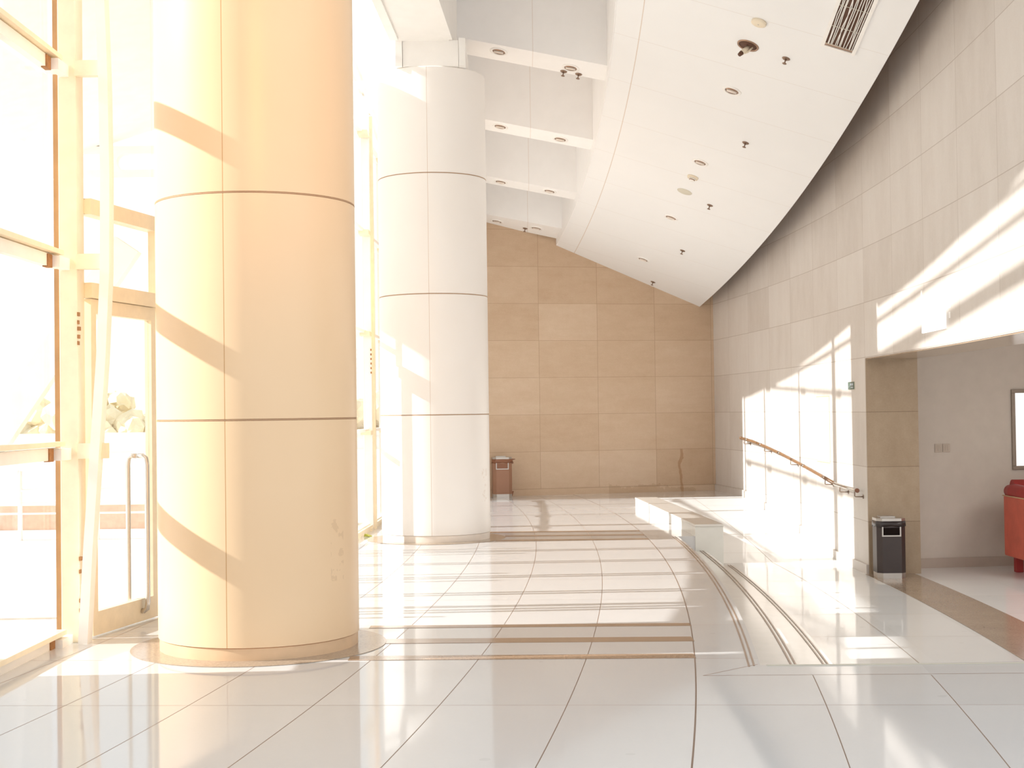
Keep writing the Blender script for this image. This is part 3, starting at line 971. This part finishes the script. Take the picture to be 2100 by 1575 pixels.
HR = [(3.573, 22.13, .930), (3.625, 21.4, .895), (3.69, 20.6, .828), (3.748, 19.79, .752), (3.80, 18.7, .645), (3.838, 17.7, .545), (3.855, 17.0, .476)]
hr = thing('handrail', 'wooden wall handrail sloping down the ramp with a steel lower end', 'handrail', (3.87, 17.0, .4))
wpart(MB().tube(HR, .021, 14), 'rail', 'rail_wood', hr)
wpart(MB().tube([HR[-1], (3.864, 16.5, .462), (3.872, 15.96, .452)], .021, 14), 'steel_end', 'steel', hr)
wpart(MB().tube([(3.872, 15.975, .4525), (3.8722, 15.945, .4515)], .025, 16), 'end_cap', 'flare_bag_cap_brown', hr)
wpart(MB().tube([(3.575, 22.09, .928), (3.571, 22.17, .932)], .024, 14), 'end_cap', 'rail_wood', hr)
for f in (.5, 1.6, 2.9, 4.15, 5.3):
    i = int(f); a, b = Vector(HR[i]), Vector(HR[i + 1]); p = a.lerp(b, f - i)
    wpart(MB().tube([p + (b - a).normalized() * -.05, p + (b - a).normalized() * .05], .0225, 14), 'dark_joint', 'dark_steel', hr)
for f in (.25, 1.85, 3.5, 5.35, 6.25, 6.9):
    if f < 6:
        i = int(f); p = Vector(HR[i]).lerp(Vector(HR[i + 1]), f - i)
    else:
        p = Vector((3.855, 17.0, .476)).lerp(Vector((3.872, 15.96, .452)), (f - 6))
    xw = ax(3.97, p.y)
    wpart(MB().tube([p + Vector((0, 0, -.015)), p + Vector((0, 0, -.072)), p + Vector((.01, 0, -.078)), Vector((xw, p.y, p.z - .08))], .0065, 8), 'bracket', 'dark_steel', hr)
    wpart(MB().tube([Vector((xw - .008, p.y, p.z - .08)), Vector((xw + .002, p.y, p.z - .08))], .024, 14), 'wall_rose', 'dark_steel', hr)

# ------------------------------------------------------------------ litter bins
def bin_(lab, loc, rot, body, bag, torn):
    t = thing('litter_bin', lab, 'bin', loc, rot)
    W, D, c = .155, .15, .052
    oct_ = lambda k: [(-W * k + c, -D * k), (W * k - c, -D * k), (W * k, -D * k + c), (W * k, D * k - c), (W * k - c, D * k), (-W * k + c, D * k), (-W * k, D * k - c), (-W * k, -D * k + c)]
    MB().prism(oct_(.985), 0, .062).build('base', 'silver_trim', t)
    MB().prism(oct_(1.0), .062, .625).build('body', body, t)
    MB().prism(oct_(1.01), .625, .655).build('lid', 'silver_trim', t, label='brushed metal ashtray lid')
    MB().prism([(-.10, -.05), (.06, -.05), (.06, .1), (-.10, .1)], .655, .672).build('ash_tray', 'silver_trim', t)
    MB().box(-.095, .085, -D - .002, -D + .01, .475, .555).build('opening', 'opening_shade_black' if body == 'bin_black' else 'flare_bag_cap_brown', t)  # dark block painted in place of shade inside the opening
    mb = MB()
    mb.box(-.108, -.094, -D - .010, -D + .002, .46, .565); mb.box(.084, .098, -D - .010, -D + .002, .46, .565); mb.box(-.094, .084, -D - .010, -D + .002, .46, .474)
    mb.build('opening_frame', 'silver_trim', t)
    # liner folded over the rim
    mb = MB(); rr = random.Random(4)
    P = oct_(1.03); pts = []
    for i in range(8):
        a, b = P[i], P[(i + 1) % 8]
        for k in range(4): pts.append((a[0] + (b[0] - a[0]) * k / 4, a[1] + (b[1] - a[1]) * k / 4))
    top = [mb.bm.verts.new((x, y, .626)) for x, y in pts]
    bot = [mb.bm.verts.new((x * (1.0 + rr.uniform(0, .035)), y * (1.0 + rr.uniform(0, .035)), .565 + rr.uniform(-.012, .016))) for x, y in pts]
    n = len(pts)
    for i in range(n):
        j = (i + 1) % n
        f = mb.bm.faces.new((top[i], bot[i], bot[j], top[j])); f.smooth = True
    ln = mb.build('liner', bag, t); ln.modifiers.new('solid', 'SOLIDIFY').thickness = .004
    if torn:
        MB().hexa([(.15, -.06, .60), (.22, -.04, .615), (.22, 0, .615), (.15, .02, .60)], [(.15, -.06, .63), (.215, -.04, .625), (.215, 0, .625), (.15, .02, .63)]).build('liner_corner', bag, t)
        MB().hexa([(.15, -.06, .54), (.19, -.05, .555), (.19, 0, .555), (.15, .02, .54)], [(.15, -.06, .61), (.175, -.05, .60), (.175, 0, .60), (.15, .02, .61)]).build('liner_corner', bag, t)
        MB().hexa([(.155, -.03, .02), (.165, -.03, .02), (.165, .04, .02), (.155, .04, .02)], [(.155, -.03, .10), (.19, -.03, .10), (.19, .04, .10), (.155, .04, .10)]).build('liner_corner', bag, t)
    return t


bin_('dark grey litter bin with metal lid in front of the brown jamb', (4.115, 15.56, -.48), math.radians(-2), 'bin_black', 'bag_black', False)
bin_('litter bin with painted flare-brown tint and torn liner against the far wall, beside the far column', (-.185, 22.98, 0), math.radians(6), 'flare_tint_bin', 'flare_bag_cap_brown', True)

# ------------------------------------------------------------------ side room furniture
sf = thing('red_sofa', 'red padded sofa seen from its arm end at the right edge', 'sofa', (5.53, 15.5, -.48))
wpart(MB().box(5.525, 5.66, 15.05, 15.98, -.30, .385), 'arm', 'sofa_red', sf, .02)
mb = MB().tube([(5.595, 15.03, .40), (5.595, 15.2, .415), (5.595, 15.8, .43), (5.595, 15.96, .425)], [.07, .082, .082, .07], 20)
wpart(mb, 'arm_cushion', 'sofa_dark_red', sf)
wpart(MB().tube([(5.522, 15.05, .375), (5.522, 15.98, .375)], .007, 8), 'piping', 'piping', sf)
wpart(MB().box(5.66, 7.0, 15.72, 16.02, -.28, .40), 'back', 'sofa_dark_red', sf, .03)
wpart(MB().tube([(5.60, 15.90, .47), (7.0, 15.90, .47)], .085, 20), 'back_cushion', 'sofa_dark_red', sf)
wpart(MB().box(5.66, 7.0, 15.06, 15.72, -.28, -.02), 'seat', 'sofa_red', sf, .03)
for xx in (5.64, 6.9):
    for yy in (15.12, 15.88):
        wpart(MB().box(xx - .03, xx + .05, yy - .04, yy + .04, -.4775, -.295), 'leg', 'sofa_dark_red', sf)


def inner(u, z, out=0.0):
    p = p0 + d_in * u - Vector((-d_in.y, d_in.x, 0)) * out
    return Vector((p.x, p.y, z))


d_in = Vector((.99, .13, 0)).normalized()
Ri = Matrix((d_in, Vector((0, 0, 1)), Vector((d_in.y, -d_in.x, 0)))).transposed()


def u_of(x): return (x - p0.x) / d_in.x


s1 = thing('light_switch', 'left light switch plate on the side room wall', 'switch', inner(u_of(4.937), .904), Ri, 'light switches on the side room wall')
MB().box(-.044, .044, -.049, .049, .0005, .010).build('plate', 'switch_plastic', s1, .003)
for k in range(3): MB().box(-.030 + k * .021, -.012 + k * .021, -.032, .032, .010, .014).build('rocker', 'switch_plastic', s1, .001)
copy_tree(s1, 'right light switch plate on the side room wall', 'light switches on the side room wall', Matrix.Translation(inner(u_of(5.033), .904)) @ Ri.to_4x4())
t = thing('picture_frame', 'blank white framed panel on the side room wall above the sofa', 'picture', inner(u_of(6.45), 1.106), Ri)
mb = MB()
for a, b, c, e in ((-.625, .625, .425, .468), (-.625, .625, -.468, -.425), (-.625, -.582, -.425, .425), (.582, .625, -.425, .425)): mb.box(a, b, c, e, .001, .03)
mb.build('frame', 'picture_frame', t, .004)
MB().box(-.582, .582, -.425, .425, .002, .016).build('panel', 'added_glow_panel', t)

# leaf lying on the floor beside the foreground column
tag(MB().hexa([(-1.70, 16.02, .003), (-1.63, 16.0, .003), (-1.60, 16.04, .003), (-1.66, 16.07, .003)], [(-1.69, 16.02, .035), (-1.64, 16.01, .02), (-1.61, 16.04, .012), (-1.66, 16.06, .03)]).build('leaf', 'leaf_green'),
    'small green leaf lying on the floor in the gap between the columns', 'leaf')

# ------------------------------------------------------------------ outdoors
mb = MB().strip([(-10, -90, -3.12), (7.6, -90, -2.95), (8.9, -90, -2.90), (13, -90, -2.12), (18, -90, -1.85), (24, -90, -1.9), (110, -90, 20)], -.3, -.03)
tag(mb.build('ground', 'pavement'), 'sunlit pale pavement outside the glass', 'pavement', kind='structure')

# entrance canopy over the doors, slab slope and edges shaped to shade the steps
cn = thing('entrance_canopy', 'white entrance canopy outside over the glass doors', 'canopy', (-4, 12, 4.6))
rowsI = []
for y in ys(9.36, 15.75, .4):
    g_ = gx_at(max(y, 9.0))
    rowsI.append((y, g_ - 3.15, g_ - .1))
def can_z(x, y):
    g_ = gx_at(max(y, 9.0)); return 5.25 - (g_ - .1 - x) * .32
mb = MB().strip(rowsI, lambda x, y: can_z(x, y), lambda x, y: can_z(x, y) + .08)
wpart(mb, 'slab', 'far_wall_white', cn)
# fascia beam with oval openings at the far end of the canopy
def fascia(y, x0, x1, z0, z1, holes, parent):
    cu = bpy.data.curves.new('fascia_beam', 'CURVE'); cu.dimensions = '2D'; cu.fill_mode = 'BOTH'; cu.extrude = .05
    sp_ = cu.splines.new('POLY'); sp_.points.add(3)
    for p_, (a, b) in zip(sp_.points, ((x0, z0), (x1, z0), (x1, z1), (x0, z1))): p_.co = (a, b, 0, 1)
    sp_.use_cyclic_u = True
    for (hx, hz, hw, hh) in holes:
        s2 = cu.splines.new('POLY'); N = 28; s2.points.add(N - 1)
        for k in range(N):
            a = 2 * PI * k / N
            cx_ = math.copysign(hw - hh, math.cos(a)) + hh * math.cos(a)
            s2.points[k].co = (hx + cx_, hz + hh * math.sin(a), 0, 1)
        s2.use_cyclic_u = True
    tmp = bpy.data.objects.new('tmp_curve', cu)
    me = bpy.data.meshes.new_from_object(tmp)
    bpy.data.objects.remove(tmp)
    me.transform(Matrix.Translation((0, y, 0)) @ Matrix.Rotation(PI / 2, 4, 'X'))
    o = bpy.data.objects.new('fascia_beam', me); COL.objects.link(o); me.materials.append(M['far_wall_white'])
    return rebase(o, parent)
fascia(15.7, -5.2, -2.1, 4.05, 4.40, [(-4.75, 4.225, .26, .09), (-4.1, 4.225, .26, .09), (-3.45, 4.225, .26, .09), (-2.8, 4.225, .26, .09)], cn)

tag(MB().bar((-4.55, 10.05, -.03), (-2.72, 10.05, 2.62), .10, .20, up=(0, 0, 1)).build('slanted_strut', 'far_wall_white'),
    'white slanted strut leaning outside the glass door, left of the foreground column', 'strut')
# guard rail outside
rl = thing('guard_rail', 'pale metal guard rail on the terrace outside the doors', 'railing', (-5.5, 16.5, 0))
for xx in (-6.6, -5.75, -4.85, -3.95, -3.1):
    wpart(MB().tube([(xx, 16.5, -.03), (xx, 16.5, .80)], .026, 10), 'rail_post', 'far_wall_white', rl)
for zz, r in ((.80, .028), (.55, .022), (.40, .012), (.28, .012)):
    wpart(MB().tube([(-6.9, 16.5, zz), (-2.4, 16.5, zz)], r, 10), 'rail_bar', 'far_wall_white', rl)
pw = thing('planter_wall', 'low brick planter wall beyond the guard rail', 'planter', (-6, 18.2, 0))
wpart(MB().box(-9.5, -2.6, 18.0, 18.4, -.04, .28), 'brick_wall', 'planter_brick', pw)
wpart(MB().box(-9.5, -2.6, 17.96, 18.44, .28, .33), 'coping', 'far_wall_white', pw)
bw = thing('boundary_wall', 'low white boundary wall far outside in front of the trees', 'wall', (-22, 56, 0), kind='structure')
wpart(MB().box(-60, 5, 56, 56.4, -.05, .75), 'panel_wall', 'far_wall_white', bw)
wpart(MB().tube([(-60, 55.9, .45), (5, 55.9, .45)], .06, 8), 'rail_bar', 'far_wall_white', bw)
mb = MB(); rr = random.Random(11)
for i in range(330):
    cx_ = -48 + i * .16 + rr.uniform(-.5, .5); top_ = 2.0 + .7 * math.sin(cx_ * .9) + .4 * math.sin(cx_ * 2.3)
    cy_, cz_ = 66 + rr.uniform(-2, 2), rr.uniform(.2, max(.6, top_))
    rad_ = rr.uniform(.35, .8)
    g2 = bmesh.ops.create_icosphere(mb.bm, subdivisions=2, radius=rad_, matrix=Matrix.Translation((cx_, cy_, cz_)))
    for v in g2['verts']: v.co += Vector((rr.uniform(-.12, .12), rr.uniform(-.12, .12), rr.uniform(-.12, .12)))
tag(mb.build('hedge', 'glare_pale_foliage'), 'hedge of trees with glare painted pale into the leaves far beyond the glass doors', 'hedge', kind='stuff')

# ------------------------------------------------------------------ light
W = bpy.data.worlds.new('sky'); S.world = W; W.use_nodes = True
nt = W.node_tree; bg = nt.nodes['Background']
tc = nt.nodes.new('ShaderNodeTexCoord'); sx = nt.nodes.new('ShaderNodeSeparateXYZ'); nt.links.new(tc.outputs['Generated'], sx.inputs[0])
rp = nt.nodes.new('ShaderNodeValToRGB'); nt.links.new(sx.outputs[2], rp.inputs[0])
rp.color_ramp.elements[0].position = 0.0; rp.color_ramp.elements[0].color = (.985, .975, .96, 1)
rp.color_ramp.elements[1].position = .6; rp.color_ramp.elements[1].color = (.90, .96, 1.0, 1)
nt.links.new(rp.outputs[0], bg.inputs[0]); bg.inputs[1].default_value = 1.36

sun = bpy.data.lights.new('sun', 'SUN'); sun.energy = 7.6; sun.angle = math.radians(.7); sun.color = (1.0, .995, .985)
so = bpy.data.objects.new('sun', sun); COL.objects.link(so)
dirv = Vector((1, .045, -TAN)).normalized()
so.rotation_euler = dirv.to_track_quat('-Z', 'Y').to_euler()


def lamp(kind, loc, energy, color, size=.3, target=None, spot=None, blend=.6):
    L = bpy.data.lights.new('added_fill_lamp', kind); L.energy = energy; L.color = color
    if kind == 'AREA': L.size = size
    else: L.shadow_soft_size = size
    if kind == 'SPOT': L.spot_size = math.radians(spot); L.spot_blend = blend
    o = bpy.data.objects.new('added_fill_lamp', L); COL.objects.link(o); o.location = loc
    if target is not None: o.rotation_euler = (Vector(target) - Vector(loc)).to_track_quat('-Z', 'Y').to_euler()
    return o


lamp('AREA', (6.6, 12.2, 2.40), 125, (1, .97, .93), 2.2, (6.3, 12.2, -.5))  # unseen fill added to brighten the side room and lower floor
lamp('SPOT', (-.2, 2.2, 4.6), 480, (1, .40, .04), .5, (-1.35, 8.1, 3.3), 26, 1.0)  # unseen orange fill added to mimic flare on the near column
lamp('SPOT', (-2.2, 3.6, 4.8), 230, (1, .75, .10), .4, (-2.95, 8.8, 2.6), 15, .6)  # unseen yellow fill added for the flare glow on the first post
lamp('POINT', (-1.05, 17.1, 2.9), 24, (1, .5, .12), .25)  # orange fill added behind the far column to warm the far wall

# ------------------------------------------------------------------ camera
F, Rl, Pt = 2900.0, .0135, math.atan(55.5 / 2900.0)
fw = Vector((0, math.cos(Pt), math.sin(Pt))); up0 = Vector((0, -math.sin(Pt), math.cos(Pt))); rt0 = Vector((1, 0, 0))
rt = rt0 * math.cos(Rl) - up0 * math.sin(Rl); up = rt0 * math.sin(Rl) + up0 * math.cos(Rl)
cam = bpy.data.cameras.new('camera'); cam.sensor_width = 36; cam.lens = 36 * F / 2100.0
cam.clip_end = 500
co = bpy.data.objects.new('camera', cam); COL.objects.link(co)
mt = Matrix((rt, up, -fw)).transposed().to_4x4(); mt.translation = (0, 0, 1.4)
co.matrix_world = mt
S.camera = co
S.view_settings.view_transform = 'Standard'
S.view_settings.look = 'None'
S.view_settings.exposure = -0.05
S.view_settings.gamma = 1.05
S.cycles.max_bounces = 10; S.cycles.diffuse_bounces = 6; S.cycles.transparent_max_bounces = 16
S.cycles.caustics_reflective = False; S.cycles.caustics_refractive = False
S.cycles.sample_clamp_indirect = 6
